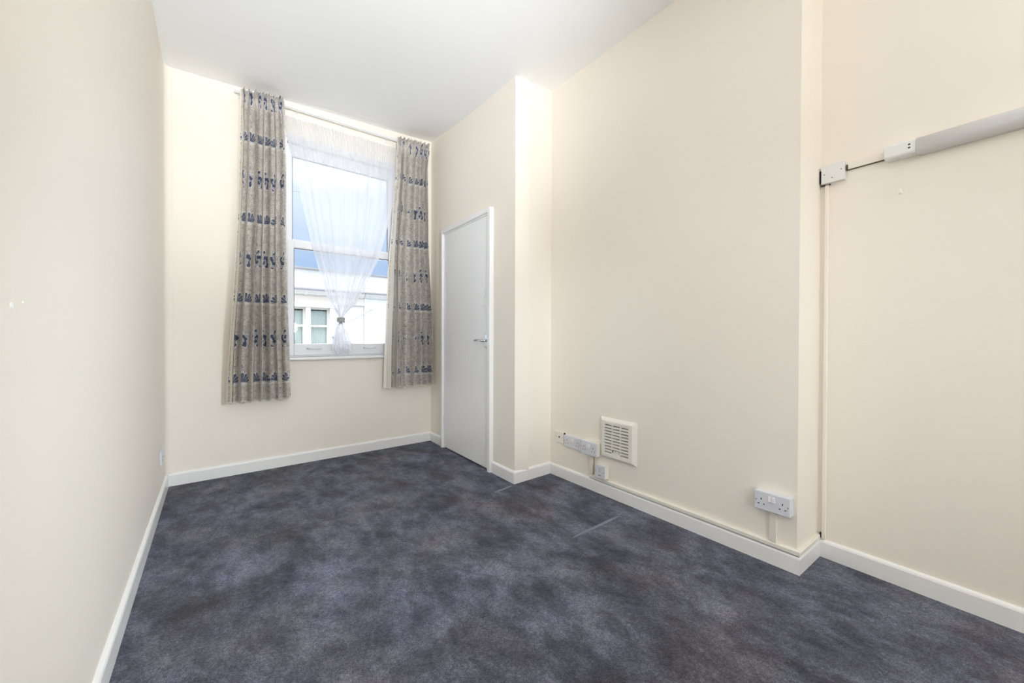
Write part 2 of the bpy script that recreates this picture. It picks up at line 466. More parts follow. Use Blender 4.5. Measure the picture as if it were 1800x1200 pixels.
# ------------------------------------------------------------------ the sash window
FW0, FW1 = -.085, -.012                       # outer frame depth
win = struct(empty('window_1', fb((WS0+WS1)/2, -.04, WZ0)))
mb = MB()
mb.box(fb, WS0, WS0+.040, FW0, FW1, WZ0, WZ1); mb.box(fb, WS1-.040, WS1, FW0, FW1, WZ0, WZ1)
mb.box(fb, WS0+.04, WS1-.04, FW0, FW1, WZ1-.052, WZ1); mb.box(fb, WS0+.04, WS1-.04, FW0, FW1, WZ0, WZ0+.012)
mb.build('window_frame', M_upvc, win, bevel=.003)
mb = MB(); mb.box(fb, WS0, WS1, -.012, .004, WZ1-.022, WZ1)   # head bead
mb.build('head_moulding', M_upvc, win, bevel=.004)
SA, SB = WS0+.041, WS1-.041
def sash(name, z0, z1, o0, o1, top, bot, st0, st1):
    m = MB()
    m.box(fb, SA, SA+st0, o0, o1, z0, z1); m.box(fb, SB-st1, SB, o0, o1, z0, z1)
    m.box(fb, SA+st0, SB-st1, o0, o1, z0, z0+bot); m.box(fb, SA+st0, SB-st1, o0, o1, z1-top, z1)
    s_ = m.build(name, M_upvc, win, bevel=.004)
    a0, a1, b0, b1 = SA+st0, SB-st1, z0+bot, z1-top
    g = MB(); om = (o0+o1)/2; w = .0045
    g.box(fb, a0, a0+w, om, o1-.006, b0, b1); g.box(fb, a1-w, a1, om, o1-.006, b0, b1)
    g.box(fb, a0+w, a1-w, om, o1-.006, b1-w, b1)
    g.build('gasket', M_gask, s_)
    p = MB(); p.box(fb, a0-.002, a1+.002, om-.010, om+.0, b0-.002, b1+.002)
    p.build('glass_pane', M_glass, s_)
    return s_
low = sash('lower_sash', WZ0+.013, 1.800, -.048, -.014, .055, .093, .048, .048)
upp = sash('upper_sash', 1.745, WZ1-.054, -.084, -.050, .098, .075, .045, .045)
for a in (.955, 1.425):                       # two lift handles on the bottom rail
    h = empty('sash_lift', fb(a, -.014, .93), low); h.location = fb(a, -.014, .93)-wloc(low)
    m = MB(); m.tube([fb(a-.052, -.012, .931), fb(a-.048, .004, .931), fb(a-.035, .012, .929), fb(a+.035, .012, .929), fb(a+.048, .004, .931), fb(a+.052, -.012, .931)], .005, 8)
    m.build('sash_lift_bar', M_upvc, low, smooth=True)
    for d in (-.052, .052):
        MB().disc(fb, a+d, .931, .0055, -.0145, -.009, 12).build('lift_screw', M_grey, low)
    C.objects.unlink(h); bpy.data.objects.remove(h)
m = MB(); m.prism(fb, [(-.05, .835), (.028, .835), (.036, .842), (.036, .856), (.030, .862), (-.05, .862)], WS0-.03, WS1+.0)
m.v = [v for v in m.v]
sill = m.build('window_sill', M_wood, win, bevel=.003)

# added rear window, lets in sky light as fill
rw = struct(empty('window_rear_fill', ((RX0+RX1)/2, YR-.1, RZ0)))
m = MB(); xm = (RX0+RX1)/2
for x0, x1, z0, z1 in ((RX0, RX0+.06, RZ0, RZ1), (RX1-.06, RX1, RZ0, RZ1), (RX0+.06, RX1-.06, RZ0, RZ0+.06), (RX0+.06, RX1-.06, RZ1-.06, RZ1), (xm-.03, xm+.03, RZ0+.06, RZ1-.06)):
    m.box(WORLD, x0, x1, YR-.16, YR-.09, z0, z1)
m.build('window_frame', M_upvc, rw, bevel=.004)
for x0, x1 in ((RX0+.06, xm-.03), (xm+.03, RX1-.06)):
    MB().box(WORLD, x0, x1, YR-.13, YR-.12, RZ0+.06, RZ1-.06).build('glass_pane', M_glass, rw)

# ------------------------------------------------------------------ the door
door = struct(empty('door_1', fd(.75, 0, 0)))
m = MB()
for a0, a1, z0, z1 in ((.3025, .338, .0, 2.013), (1.158, 1.1955, .0, 2.013), (.338, 1.158, 1.978, 2.013)):
    m.box(fd, a0, a1, -.119, .034, z0, z1)
m.build('door_frame', M_wood, door, bevel=.003)
m = MB(); m.box(fd, .338, 1.158, -.03, .018, 1.966, 1.978)
m.box(fd, .338, .344, -.03, .010, .0, 1.966)
m.build('door_stop', M_wood, door, bevel=.001)
leaf = MB().box(fd, .345, 1.1555, -.025, .016, .014, 1.965).build('door_leaf', M_door, door, bevel=.002)
for z in (.26, 1.80):
    m = MB(); m.tube([fd(.341, .018, z-.04), fd(.341, .018, z+.04)], .0045, 8); m.box(fd, .338, .3445, .012, .0175, z-.04, z+.04)
    m.build('hinge', mat('hinge_painted', (.80, .80, .80), .4), door)
hd = MB().box(fd, 1.108, 1.148, .0162, .024, .945, 1.050).build('handle_plate', M_chrome, leaf, bevel=.004)
m = MB(); m.tube([fd(1.128, .022, 1.000), fd(1.128, .052, 1.000)], .009, 12)
m.tube([fd(1.128, .052, 1.000), fd(1.118, .060, 1.001), fd(1.095, .064, 1.003), fd(1.05, .062, 1.005), fd(1.008, .058, 1.003), fd(.995, .055, 1.0)],
       [.009, .0095, .009, .008, .0075, .006], 12)
m.build('lever_handle', M_chrome, leaf, smooth=True)
MB().box(fd, 1.086, 1.142, .0161, .0172, 1.268, 1.338).build('filled_patch', mat('patch_paint', (.86, .86, .85), .35), leaf, bevel=.001)
for a in (1.086, 1.142):
    for z in (1.268, 1.338):
        MB().disc(fd, a, z, .0042, .0160, .0176, 10).build('screw_hole', mat('old_filler_grey', (.42, .40, .39), .6), leaf)

# ------------------------------------------------------------------ curtains
def interp(tab, z):
    if z >= tab[0][0]: return tab[0][1]
    for (z0, v0), (z1, v1) in zip(tab, tab[1:]):
        if z >= z1: return v0+(v1-v0)*(z0-z)/(z0-z1)
    return tab[-1][1]
def sgn_pow(x, p): return math.copysign(abs(x)**p, x)
def curtain(label, left, right, ztop, zbot, nf, seed, lin_left, lin_right, group, lin_pow=0):
    rnd = random.Random(seed)
    wd = list(nf); nf = len(wd); tot = sum(wd)
    cum = [0]
    for w in wd: cum.append(cum[-1]+w/tot)
    am = [rnd.uniform(.75, 1.2) for _ in range(nf+1)]
    ph = [rnd.uniform(-.04, .04) for _ in range(nf+1)]
    NU, NV = nf*22, 96
    def fold(u, z):
        k = 0
        t = u + .010*math.sin(3.1*z+seed)*math.sin(PI*u) + .006*math.sin(7*z+u*9)
        t = min(max(t, 0), .99999)
        while k < nf-1 and t > cum[k+1]: k += 1
        x = (t-cum[k])/(cum[k+1]-cum[k])
        a = am[k]*(1-x)+am[k+1]*x
        c = math.cos(2*PI*x)                  # +1 at the valleys between folds
        h = -sgn_pow(c, .62)
        return a*h, x, k
    def pos(u, v):
        zt = ztop + u*.024
        z = zt + (zbot-zt)*v
        d = zt-z                              # distance below the heading
        h, x, k = fold(u, z)
        a = .028 + .014*min(1, d/1.6)
        off = .122
        if d < .16:                           # pinched heading that flares above the pleat
            q = d/.16
            pin = abs(d-.085)/.085
            a = .012+.016*min(1, pin) if d < .085 else .012+(a-.012)*((d-.085)/.075)**.8
            hh = h*.5+.55*math.sin(2*PI*x*3+k)*max(0, 1-d/.10)
            h = hh if d < .085 else hh*(1-(d-.085)/.075)+h*((d-.085)/.075)
            z += .006*math.sin(2*PI*x*2+k*1.7)*(1-q)
        s0 = interp(left, z); s1 = interp(right, z)
        # folds lean sideways so that they overlap
        s = s0+(s1-s0)*u + .010*math.sin(2*PI*x)*am[k]*min(1, d/.3+.2)
        if v > .97: z += .003*math.sin(x*PI*2+k)
        return s, off+a*h, z
    # cloth arc length for the print
    us = [i/NU for i in range(NU+1)]
    arc = [0]; pr = None
    for u in us:
        p_ = pos(u, .5)
        if pr: arc.append(arc[-1]+math.hypot(p_[0]-pr[0], p_[1]-pr[1]))
        pr = p_
    cs = (left[-1][1]+right[-1][1])/2
    root = empty('curtain', fb(cs, .098, zbot)); tag(root, label, 'curtain', group)
    def sheet(name, material, doff, ul, ur, uv=True):
        m = MB(); uvs = []
        for j in range(NV+1):
            v = (j/NV)
            v = v*.25 if False else v
            # denser rows in the heading
            v = (v**1.6)
            for i, u in enumerate(us):
                s, o, z = pos(u, v)
                s += (ul*(1-u)**6 + ur*u**6)*(v**lin_pow if doff < 0 else 1)
                m.v.append(fb(s, o+doff, z - (0.012 if doff < 0 else 0)*v + (-.006 if doff < 0 else 0)*(1-v)))
                uvs.append((arc[i]*1.0+seed*.037, z))
        for j in range(NV):
            for i in range(NU): m.f.append([j*(NU+1)+i, j*(NU+1)+i+1, (j+1)*(NU+1)+i+1, (j+1)*(NU+1)+i])
        o = m.build(name, material, root, smooth=True)
        ul_ = o.data.uv_layers.new(name='UVMap')
        for lp in o.data.loops: ul_.data[lp.index].uv = uvs[lp.vertex_index]
        return o
    sheet('curtain_cloth', M_curt, 0, 0, 0)
    sheet('curtain_lining', M_lin, -.010, lin_left, lin_right)
    # hooks from heading tape to the track
    for k in range(nf):
        u = (cum[k]+cum[k+1])/2; s, o, z = pos(u, .06/2.2)
        MB().tube([fb(s, o-.004, z), fb(s, .080, z-.010), fb(s, .0672, z-.002)], .0016, 6).build('curtain_hook', M_rail, root)
    return root
cl_left = [(2.83, .430), (2.64, .430), (1.9, .412), (1.4, .388), (.787, .350), (.555, .344)]
cl_right = [(2.83, .712), (2.61, .718), (2.31, .727), (1.74, .728), (1.17, .743), (.555, .760)]
curtain('grey patterned curtain with navy fan flowers, left of the window', cl_left, cl_right, 2.822, .556, (.8, 1.0, 1.7, .6, 1.5, .6, 1.7), 3, -.007, .003, 'long patterned window curtains')
cr_left = [(2.85, 1.632), (2.54, 1.630), (2.38, 1.612), (2.02, 1.592), (1.65, 1.566), (1.19, 1.550), (.62, 1.538)]
cr_right = [(2.86, 1.965), (2.62, 1.940), (1.915, 1.950), (1.2, 1.993), (.57, 2.000)]
curtain('grey patterned curtain with navy fan flowers, beside the white door', cr_left, cr_right, 2.845, .578, (.9, .8, 1.6, 1.2, 1.0, 1.0, 1.0), 8, -.024, .012, 'long patterned window curtains', 1.6)

# curtain track along the top
tr = empty('curtain_track', fb(1.19, .06, 2.79)); tag(tr, 'white plastic curtain track across the top of the window', 'curtain track')
def rail(a0, a1, o0, o1, z0, z1): return MB().box(fb, a0, a1, o0, o1, z0+.0, z1, dz=.024*(a1-a0)/1.57)
rail(.395, 1.985, .056, .066, 2.805, 2.8350).build('track_face', M_rail, tr, bevel=.002)
rail(.395, 1.985, .048, .056, 2.809, 2.830).build('track_channel', M_rail, tr, bevel=.001)
rail(.40, 1.98, .0662, .0668, 2.8115, 2.8130).build('track_groove', M_grey, tr)
for a in (.43, .82, 1.19, 1.57, 1.95):
    z = 2.817+(a-.395)*.0153
    m = MB(); m.box(fb, a-.010, a+.010, .0006, .0045, z-.025, z+.025); m.box(fb, a-.008, a+.008, .004, .0480, z-.004, z+.004)
    m.build('track_bracket', M_rail, tr, bevel=.001)

# net curtain, gathered at a tie and fanning out onto the sill
net = empty('net_curtain', fb(1.17, .03, .93)); tag(net, 'sheer white net curtain knotted at its middle before the window', 'net curtain')
nl = [(2.77, .700), (2.62, .744), (2.47, .784), (2.17, .845), (1.776, .93), (1.367, 1.045), (1.228, 1.128), (1.19, 1.143)]
nr = [(2.77, 1.690), (2.61, 1.672), (2.19, 1.614), (1.73, 1.490), (1.334, 1.295), (1.22, 1.190), (1.19, 1.170)]
def net_sheet(name, lt, rt, z0, z1, NU, NV, folds, seed, amp0, dz=.0, zu=None):
    rnd = random.Random(seed); m = MB(); uvs = []
    fq = [(rnd.uniform(.6, 1.6)*folds, rnd.uniform(0, 6.28), rnd.uniform(.4, 1)) for _ in range(4)]
    for j in range(NV+1):
        v = j/NV
        for i in range(NU+1):
            u = i/NU
            z = z0+(z1-z0)*v + (dz*u if v < 1 else 0)*(1-v)
            if zu: z += zu(u, v)
            s0, s1 = interp(lt, z0+(z1-z0)*v), interp(rt, z0+(z1-z0)*v)
            us_ = u + .014*math.sin(u*40+seed)*math.sin(PI*u)
            s = s0+(s1-s0)*us_
            w = max(.02, s1-s0)
            a = min(amp0, w*.20)
            o = sum(c*math.sin(f*u*2*PI*.5+p+v*.7*math.sin(p)) for f, p, c in fq)/2.2
            hd_ = math.sin(u*2*PI*46)*.006*max(0, 1-v*7)      # tight heading
            m.v.append(fb(s, .034+a*o*(.35+.65*min(1, v*3))+hd_, z)); uvs.append((u*1.9, z))
    for j in range(NV):
        for i in range(NU): m.f.append([j*(NU+1)+i, j*(NU+1)+i+1, (j+1)*(NU+1)+i+1, (j+1)*(NU+1)+i])
    o = m.build(name, M_net, net, smooth=True)
    l = o.data.uv_layers.new(name='UVMap')
    for lp in o.data.loops: l.data[lp.index].uv = uvs[lp.vertex_index]
    return o
net_sheet('net_drape', nl, nr, 2.765, 1.19, 300, 70, 9, 5, .020, dz=.012)
bl = [(1.155, 1.146), (1.11, 1.118), (1.05, 1.098), (.97, 1.082), (.90, 1.078)]
br_ = [(1.155, 1.166), (1.11, 1.190), (1.05, 1.215), (.97, 1.243), (.90, 1.262)]
net_sheet('net_tail', bl, br_, 1.155, .905, 90, 26, 9, 9, .012, zu=lambda u, v: -.02*math.sin(PI*u)*v*v+.01*math.sin(u*14)*v*v)
m = MB()
pts = [fb(1.156+.024*math.cos(t), .034+.022*math.sin(t), 1.172) for t in [i*2*PI/20 for i in range(21)]]
for dzz in (-.012, 0, .012):
    m.tube([p_+Vector((0, 0, dzz+.003*math.sin(i*.9+dzz*200))) for i, p_ in enumerate(pts)], .009, 8)
m.build('tie_band', mat('tie_grey', (.42, .42, .43), .6), net, smooth=True)
m = MB(); pts = [fb(1.19+.058*math.cos(t), .062, .955+.030*math.sin(t)) for t in [i*2*PI/24 for i in range(25)]]
m.tube(pts, .0022, 6).build('loop_cord', mat('cord_white', (.8, .8, .82), .6), net, smooth=True)

# ------------------------------------------------------------------ electrical fittings
def bs_socket(parent, fr, a, z, off):         # one three-hole outlet
    for da, dz_, w, h in ((0, .011, .0042, .0082), (-.0112, -.011, .0066, .0042), (.0112, -.011, .0066, .0042)):
        MB().box(fr, a+da-w/2, a+da+w/2, off-.0004, off+.0006, z+dz_-h/2, z+dz_+h/2).build('socket_hole', M_dark, parent)
def double_socket(fr, a0, z0, w, h, depth, label, group='double wall sockets', box=True, warm=False):
    pl = M_plas
    root = empty('double_socket', fr(a0+w/2, 0, z0)); tag(root, label, 'socket', group)
    bd = depth-.009
    if box: MB().box(fr, a0+.001, a0+w-.001, .0006, bd, z0+.001, z0+h-.001).build('back_box', M_pwarm if warm else M_plas, root, bevel=.002)
    pt_ = MB().box(fr, a0, a0+w, bd if box else .0006, depth, z0, z0+h).build('face_plate', pl, root, bevel=.003)
    for da in (.030, w-.030): bs_socket(pt_, fr, a0+da, z0+h*.46, depth)
    for da in (-.0085, .0085):
        mm = MB(); ac = a0+w/2+da; zc = z0+h*.70
        mm.prism(fr, [(depth, zc-.012), (depth+.0055, zc-.012), (depth+.0025, zc+.010), (depth, zc+.012)], ac-.0058, ac+.0058)
        mm.build('rocker_switch', mat('switch_white', (.85, .85, .86), .3), pt_, bevel=.0006)
    for da in (.0085, w-.0085): MB().disc(fr, a0+da, z0+h*.5, .0026, depth-.0002, depth+.0007, 10).build('screw', M_grey, pt_)
    return root
# low group on the chimney wall
root = empty('aerial_socket', fc(.116, 0, .252)); tag(root, 'small square socket with one round aerial hole, left end of the row', 'socket')
MB().box(fc, .066, .161, .0006, .012, .2545, .3325).build('face_plate', M_pwarm, root, bevel=.002)
m = MB(); m.disc(fc, .114, .295, .0068, .0115, .0130, 16); m.build('aerial_hole', M_dark, root)
for a in (.079, .149): MB().disc(fc, a, .295, .0028, .0118, .0126, 10).build('screw', M_grey, root)
MB().box(fc, .1618, .1690, .0006, .010, .250, .332).build('gap_strip', M_dark, root)
double_socket(fc, .1695, .2405, .1700, .082, .016, 'flat double socket in the row, between the round hole socket and the boxed socket', box=False)
double_socket(fc, .3700, .2410, .1440, .090, .042, 'deep boxed double socket in the row, nearest to the air vent', warm=True)
# switched spur below
root = empty('switched_outlet', fc(.54, 0, .11)); tag(root, 'small white boxed outlet with rocker just above the skirting, under the air vent', 'switch')
MB().box(fc, .496, .582, .0006, .030, .1115, .1945).build('back_box', M_pwarm, root, bevel=.002)
pl = MB().box(fc, .4945, .5835, .030, .038, .110, .196).build('face_plate', M_plas, root, bevel=.003)
m = MB(); m.box(fc, .529, .549, .038, .0410, .150, .182)
m.build('rocker_switch', mat('switch_pale_grey', (.60, .61, .66), .35), pl, bevel=.002)
MB().box(fc, .528, .550, .0379, .0386, .128, .133).build('slot', M_grey, pl)
for a in (.5035, .5745): MB().disc(fc, a, .153, .0026, .0379, .0387, 10).build('screw', M_dark, pl)
# mini trunking on the skirting
tk = empty('cable_trunking', fc(1.0, .01, .081)); tag(tk, 'cream cable trunking running along the top of the skirting', 'trunking')
tp = lambda h0, h1: [(0.0004, h0), (.0165, h0), (.0165, h1-.004), (.0135, h1), (.0004, h1)]
sweep(4, tp(.0835, .1035), .425, None).build('trunking_length', M_pwarm, tk)
sweep(5, tp(.0825, .1020), 0, None).build('trunking_length', M_pwarm, tk)
sweep(4, [(0.0006, .0812), (.0150, .0812), (.0150, .0834), (.0006, .0834)], .425, None).build('shadow_gap', M_grey, tk)
MB().box(fc, .425, .452, .0006, .016, .104, .2395).build('trunking_riser', M_pwarm, tk, bevel=.001)
MB().box(fc, .4530, .4575, .0006, .008, .108, .2395).build('exposed_cable', mat('cable_brown', (.5, .38, .26), .6), tk)
t2 = MB().box(fc, 1.555, 1.583, .0006, .016, .1045, .2440).build('trunking_riser', M_pwarm, tk, bevel=.001)
double_socket(fc, 1.5000, .2450, .1480, .083, .040, 'white boxed double socket on the chimney wall near its outer corner')
# socket on the left wall
root = empty('double_socket', Vector((0, -.38, .235))); tag(root, 'flat white double socket on the left wall near the window corner', 'socket', 'double wall sockets')
fL = Fr((0, -.45), (0, -.30)); fL.n = Vector((1, 0, 0))
pt_ = MB().box(fL, 0, .146, .0005, .011, .243, .329).build('face_plate', M_plas, root, bevel=.002)
for da in (.030, .116): bs_socket(pt_, fL, da, .283, .011)
for da in (.064, .082): MB().box(fL, da-.005, da+.005, .011, .014, .296, .318).build('rocker_switch', M_plas, pt_)

# ------------------------------------------------------------------ air vent
vent = empty('air_vent', fc(.665, 0, .247)); tag(vent, 'square ivory plastic louvred air vent low on the chimney wall', 'vent')
V0, V1, Y0, Y1 = .520, .808, .246, .510
m = MB()
a, b, c_, d_ = .563, .757, .283, .476        # grille field
def vring(s0, s1, z0, z1, o): return [fc(s0, o, z0), fc(s1, o, z0), fc(s1, o, z1), fc(s0, o, z1)]
rings = [vring(V0, V1, Y0, Y1, .0006), vring(V0, V1, Y0, Y1, .006), vring(V0+.022, V1-.022, Y0+.018, Y1-.018, .024), vring(a, b, c_, d_, .024), vring(a, b, c_, d_, .012)]
for rg in rings: m.v += rg
for k in range(4):
    for i in range(4): m.f.append([k*4+i, k*4+(i+1) % 4, (k+1)*4+(i+1) % 4, (k+1)*4+i])
m.build('vent_frame', M_vent, vent, bevel=.0015)
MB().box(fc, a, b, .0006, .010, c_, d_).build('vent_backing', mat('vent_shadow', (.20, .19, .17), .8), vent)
cols = 3; cw = (b-a)/cols; rows = 10; rh = (d_-c_)/rows
for ci in range(1, cols): MB().box(fc, a+ci*cw-.0022, a+ci*cw+.0022, .010, .0238, c_, d_).build('vent_mullion', M_vent, vent)
for ci in range(cols):
    for ri in range(rows+1):
        if ci == 1 and ri in (0, 1): continue
        zc = c_+ri*rh; z0 = max(c_, zc-.0058); z1 = min(d_, zc+.0058)
        s0 = a+ci*cw+(.0022 if ci else 0); s1 = a+(ci+1)*cw-(.0022 if ci < 2 else 0)
        m = MB(); m.prism(fc, [(.0105, z0), (.0235, z0), (.0235, z1-.001), (.0105, z1)], s0, s1); m.build('vent_slat', M_vent, vent)
MB().box(fc, a+cw+.0022, a+2*cw-.0022, .010, .0232, c_, c_+.017).build('vent_plate', M_vent, vent)
MB().box(fc, a+cw+.012, a+2*cw-.006, .0225, .0245, c_+.0185, c_+.0285).build('vent_slide', M_vent, vent, bevel=.001)
MB().box(fc, a+cw+.004, a+cw+.014, .0105, .0242, c_+.017, c_+.030).build('slide_slot', mat('slot_dark_brown', (.10, .05, .02), .7), vent)  # dark brown block beside the vent slide

# ------------------------------------------------------------------ recess wall: junction box, conduit, strip light
jb = empty('junction_box', fg(.055, 0, 1.74)); tag(jb, 'square off-white junction box high in the recess corner', 'junction box')
MB().box(fg, .013, .100, .0006, .022, 1.743, 1.824).build('back_box', M_diff, jb, bevel=.002)
pl = MB().box(fg, .012, .101, .022, .029, 1.742, 1.825).build('face_plate', M_diff, jb, bevel=.002)
for a_, z in ((.024, 1.783), (.090, 1.790), (.055, 1.762)): MB().disc(fg, a_, z, .0028, .0288, .0298, 10).build('screw', M_grey, pl)
m = MB(); m.box(fg, .0035, .0095, .0006, .024, 1.752, 1.806); m.box(fg, .0035, .020, .0006, .012, 1.738, 1.7415)
m.build('shadow_gap', M_dark, jb)
MB().disc(fg, .040, 1.738, .003, .008, .014, 10).build('cable_entry', M_dark, jb)
cd = empty('cable_conduit', fg(.028, .006, .085)); tag(cd, 'thin cream conduit running down the recess corner from the junction box', 'conduit')
MB().box(fg, .020, .036, .0006, .013, .0835, 1.737).build('conduit_length', M_wall, cd, bevel=.003)
MB().box(fg, .0125, .0185, .0006, .012, .088, .110).build('conduit_gap', M_dark, cd)
cb = empty('surface_cable', fg(.17, .006, 1.78)); tag(cb, 'short surface trunking joining the junction box to the strip light', 'cable')
MB().box(fg, .108, .238, .0006, .010, 1.7855, 1.815).build('trunking_length', M_wall, cb, bevel=.001)
m = MB(); m.box(fg, .104, .238, .0006, .006, 1.7825, 1.7852); m.box(fg, .103, .1075, .0006, .014, 1.782, 1.806)
m.build('shadow_gap', mat('gap_brown', (.10, .07, .04), .8), cb)
MB().box(fg, .2385, .2430, .0006, .014, 1.781, 1.802).build('end_gap', M_dark, cb)
sl = empty('strip_light', fg(.6, 0, 1.76)); tag(sl, 'long white wall strip light with a pull cord, in the recess', 'light')
def rounded(x1, z0, z1, r, n=6):
    o = [(.0006, z0)]
    for k in range(n+1): t = -PI/2+PI/2*k/n; o.append((x1-r+r*math.cos(t), z0+r+r*math.sin(t)))
    for k in range(n+1): t = PI/2*k/n; o.append((x1-r+r*math.cos(t), z1-r+r*math.sin(t)))
    return o+[(.0006, z1)]
prof = rounded(.050, 1.768, 1.826, .012)
MB().prism(fg, prof, .2445, .3430).build('end_cap', mat('cap_white', (.84, .85, .84), .3), sl, bevel=.002)
prof2 = rounded(.0545, 1.7615, 1.828, .028, 10)
MB().prism(fg, prof2, .3435, 1.22).build('diffuser_cover', M_diff, sl, smooth=True)
MB().prism(fg, prof, 1.2205, 1.30).build('end_cap', MATS['cap_white'], sl, bevel=.002)
for z in (1.8045, 1.7915): MB().disc(fg, .3235, z, .0032, .0498, .0512, 10, ra=1.3).build('shaver_hole', M_dark, sl)
pc = MB().tube([fg(.292, .030, 1.768), fg(.292, .030, 1.70), fg(.293, .030, 1.638)], .0012, 6).build('pull_cord', M_pwarm, sl)
MB().tube([fg(.293, .030, 1.641), fg(.293, .030, 1.636), fg(.293, .030, 1.622), fg(.293, .030, 1.618)], [.002, .0035, .006, .005], 12).build('cord_knob', M_pwarm, sl, smooth=True)

# body of the added fill uplighter, unseen behind the camera
for k, (ux, uy, UPZ, e_, sp_) in enumerate(FILL_UPL):
    lp = empty('fill_uplighter', (ux, uy, 0)); tag(lp, 'added short white fill uplighter at the middle of the rear wall', 'lamp')
    def turned(prof, name, n=28):
        m = MB()
        for r_, z_ in prof:
            for i in range(n): m.v.append(Vector((ux+r_*math.cos(2*PI*i/n), uy+r_*math.sin(2*PI*i/n), z_)))
        for j in range(len(prof)-1):
            for i in range(n): m.f.append([j*n+i, j*n+(i+1) % n, (j+1)*n+(i+1) % n, (j+1)*n+i])
        m.f.append(list(range(n))); m.f.append([(len(prof)-1)*n+i for i in range(n)])
        m.build(name, M_rail, lp, smooth=False)
    turned([(.14, .0005), (.14, .014), (.12, .022), (.02, .028)], 'base')
    turned([(.012, .028), (.012, UPZ-.06)], 'pole')
    turned([(.02, UPZ-.06), (.10, UPZ-.035), (.16, UPZ+.02), (.175, UPZ+.05), (.168, UPZ+.05), (.15, UPZ+.022), (.01, UPZ+.015)], 'fill_bowl')

for k, (p, q, e_, an, co) in enumerate(FILL_SPOTS):  # stands and heads of the added fill spotlights, out of view
    p = Vector(p); d = (Vector(q)-p).normalized(); b_ = p-d*.16; ux, uy = b_.x, b_.y
    lp = empty('fill_spotlight', (ux, uy, 0)); tag(lp, ('added white fill spotlight by the recess wall behind the camera', 'added white fill spotlight by the left wall, tilted up', 'added white fill spotlight near the left wall, aimed level', 'added white fill spotlight in the rear left corner')[k], 'spotlight', 'added fill spotlights')
    turned([(.14, .0005), (.14, .014), (.12, .022), (.02, .028)], 'base')
    turned([(.011, .028), (.011, b_.z)], 'pole')
    m = MB(); x = d.cross(Vector((0, 0, 1))).normalized(); y = d.cross(x); prof = [(-.16, .03), (-.13, .09), (0.02, .125), (0.02, .120), (-.125, .085), (-.13, .01)]; nn = 24
    for t, r_ in prof:
        for i in range(nn): m.v.append(p+d*t+(x*math.cos(2*PI*i/nn)+y*math.sin(2*PI*i/nn))*r_)
    for j in range(len(prof)-1):
        for i in range(nn): m.f.append([j*nn+i, j*nn+(i+1) % nn, (j+1)*nn+(i+1) % nn, (j+1)*nn+i])
    m.f.append(list(range(nn))); m.f.append([(len(prof)-1)*nn+i for i in range(nn)])
    m.build('fill_spot_head', M_rail, lp)

# ------------------------------------------------------------------ outside
fo = Fr((fb(0, -12, 0).x, fb(0, -12, 0).y), (fb(1, -12, 0).x, fb(1, -12, 0).y))
M_render = mat('house_render_cream', (.72, .665, .58), .85, var=.05, bump=(6, .2, .02))
M_render2 = mat('house_render_white', (.76, .74, .695), .85, var=.03, bump=(6, .2, .02))
M_stone = mat('parapet_stone', (.62, .59, .54), .9, var=.14, bump=(5, .3, .02))
M_trimst = mat('house_trim_cream', (.80, .76, .68), .7, var=.03)
M_band = mat('house_band_tan', (.66, .57, .47), .85, var=.05)
M_lead = mat('weathered_lead_grey', (.32, .31, .30), .8, var=.25)
M_ground = mat('street_asphalt', (.24, .24, .24), .95, var=.1)
M_room = mat('room_interior_dim', (.42, .43, .40), .9)
M_hcurt = mat('house_net_curtain', (.82, .85, .76), .9, var=.10)
GZ = -3.6
mb = MB(); mb.box(WORLD, -60, 90, -60, 90, GZ-.2, GZ)
struct(mb.build('ground', M_ground, origin=(0, 0, GZ)))

def house(name, a0, a1, ztop, label, wallm, wins, parm):
    h = empty(name, fo((a0+a1)/2, 0, GZ)); tag(h, label, 'house', 'houses opposite the window')
    # front wall pieces around the windows (all windows in bands)
    m = MB(); bands = sorted({(w[2], w[3]) for w in wins}); z = GZ
    for (z0, z1) in bands:
        m.box(fo, a0, a1, -.3, 0, z, z0)
        x = a0
        for w in sorted([w for w in wins if w[2] == z0]):
            m.box(fo, x, w[0], -.3, 0, z0, z1); x = w[1]
        m.box(fo, x, a1, -.3, 0, z0, z1); z = z1
    m.box(fo, a0, a1, -.3, 0, z, 2.70)
    m.box(fo, a0, a1, -6.0, -5.7, GZ, 2.70); m.box(fo, a0, a0+.3, -5.7, -.3, GZ, 2.70); m.box(fo, a1-.3, a1, -5.7, -.3, GZ, 2.70)
    m.build('front_wall', wallm, h)
    MB().box(fo, a0, a1, -5.9, -.05, 2.7, 2.8).build('roof', M_lead, h)
    MB().box(fo, a0, a1, -.28, .02, 2.72, ztop-.06).build('parapet', parm, h)
    MB().box(fo, a0, a1, -.33, .07, ztop-.06, ztop).build('coping', M_lead, h)
    MB().box(fo, a0, a1, -.0, .20, 2.64, 2.72).build('cornice', M_lead, h, bevel=.02)
    m = MB(); m.prism(fo, [(0, 2.50), (.05, 2.50), (.09, 2.56), (.15, 2.60), (.16, 2.64), (0, 2.64)], a0, a1)
    m.build('cornice_moulding', M_trimst, h)
    return h
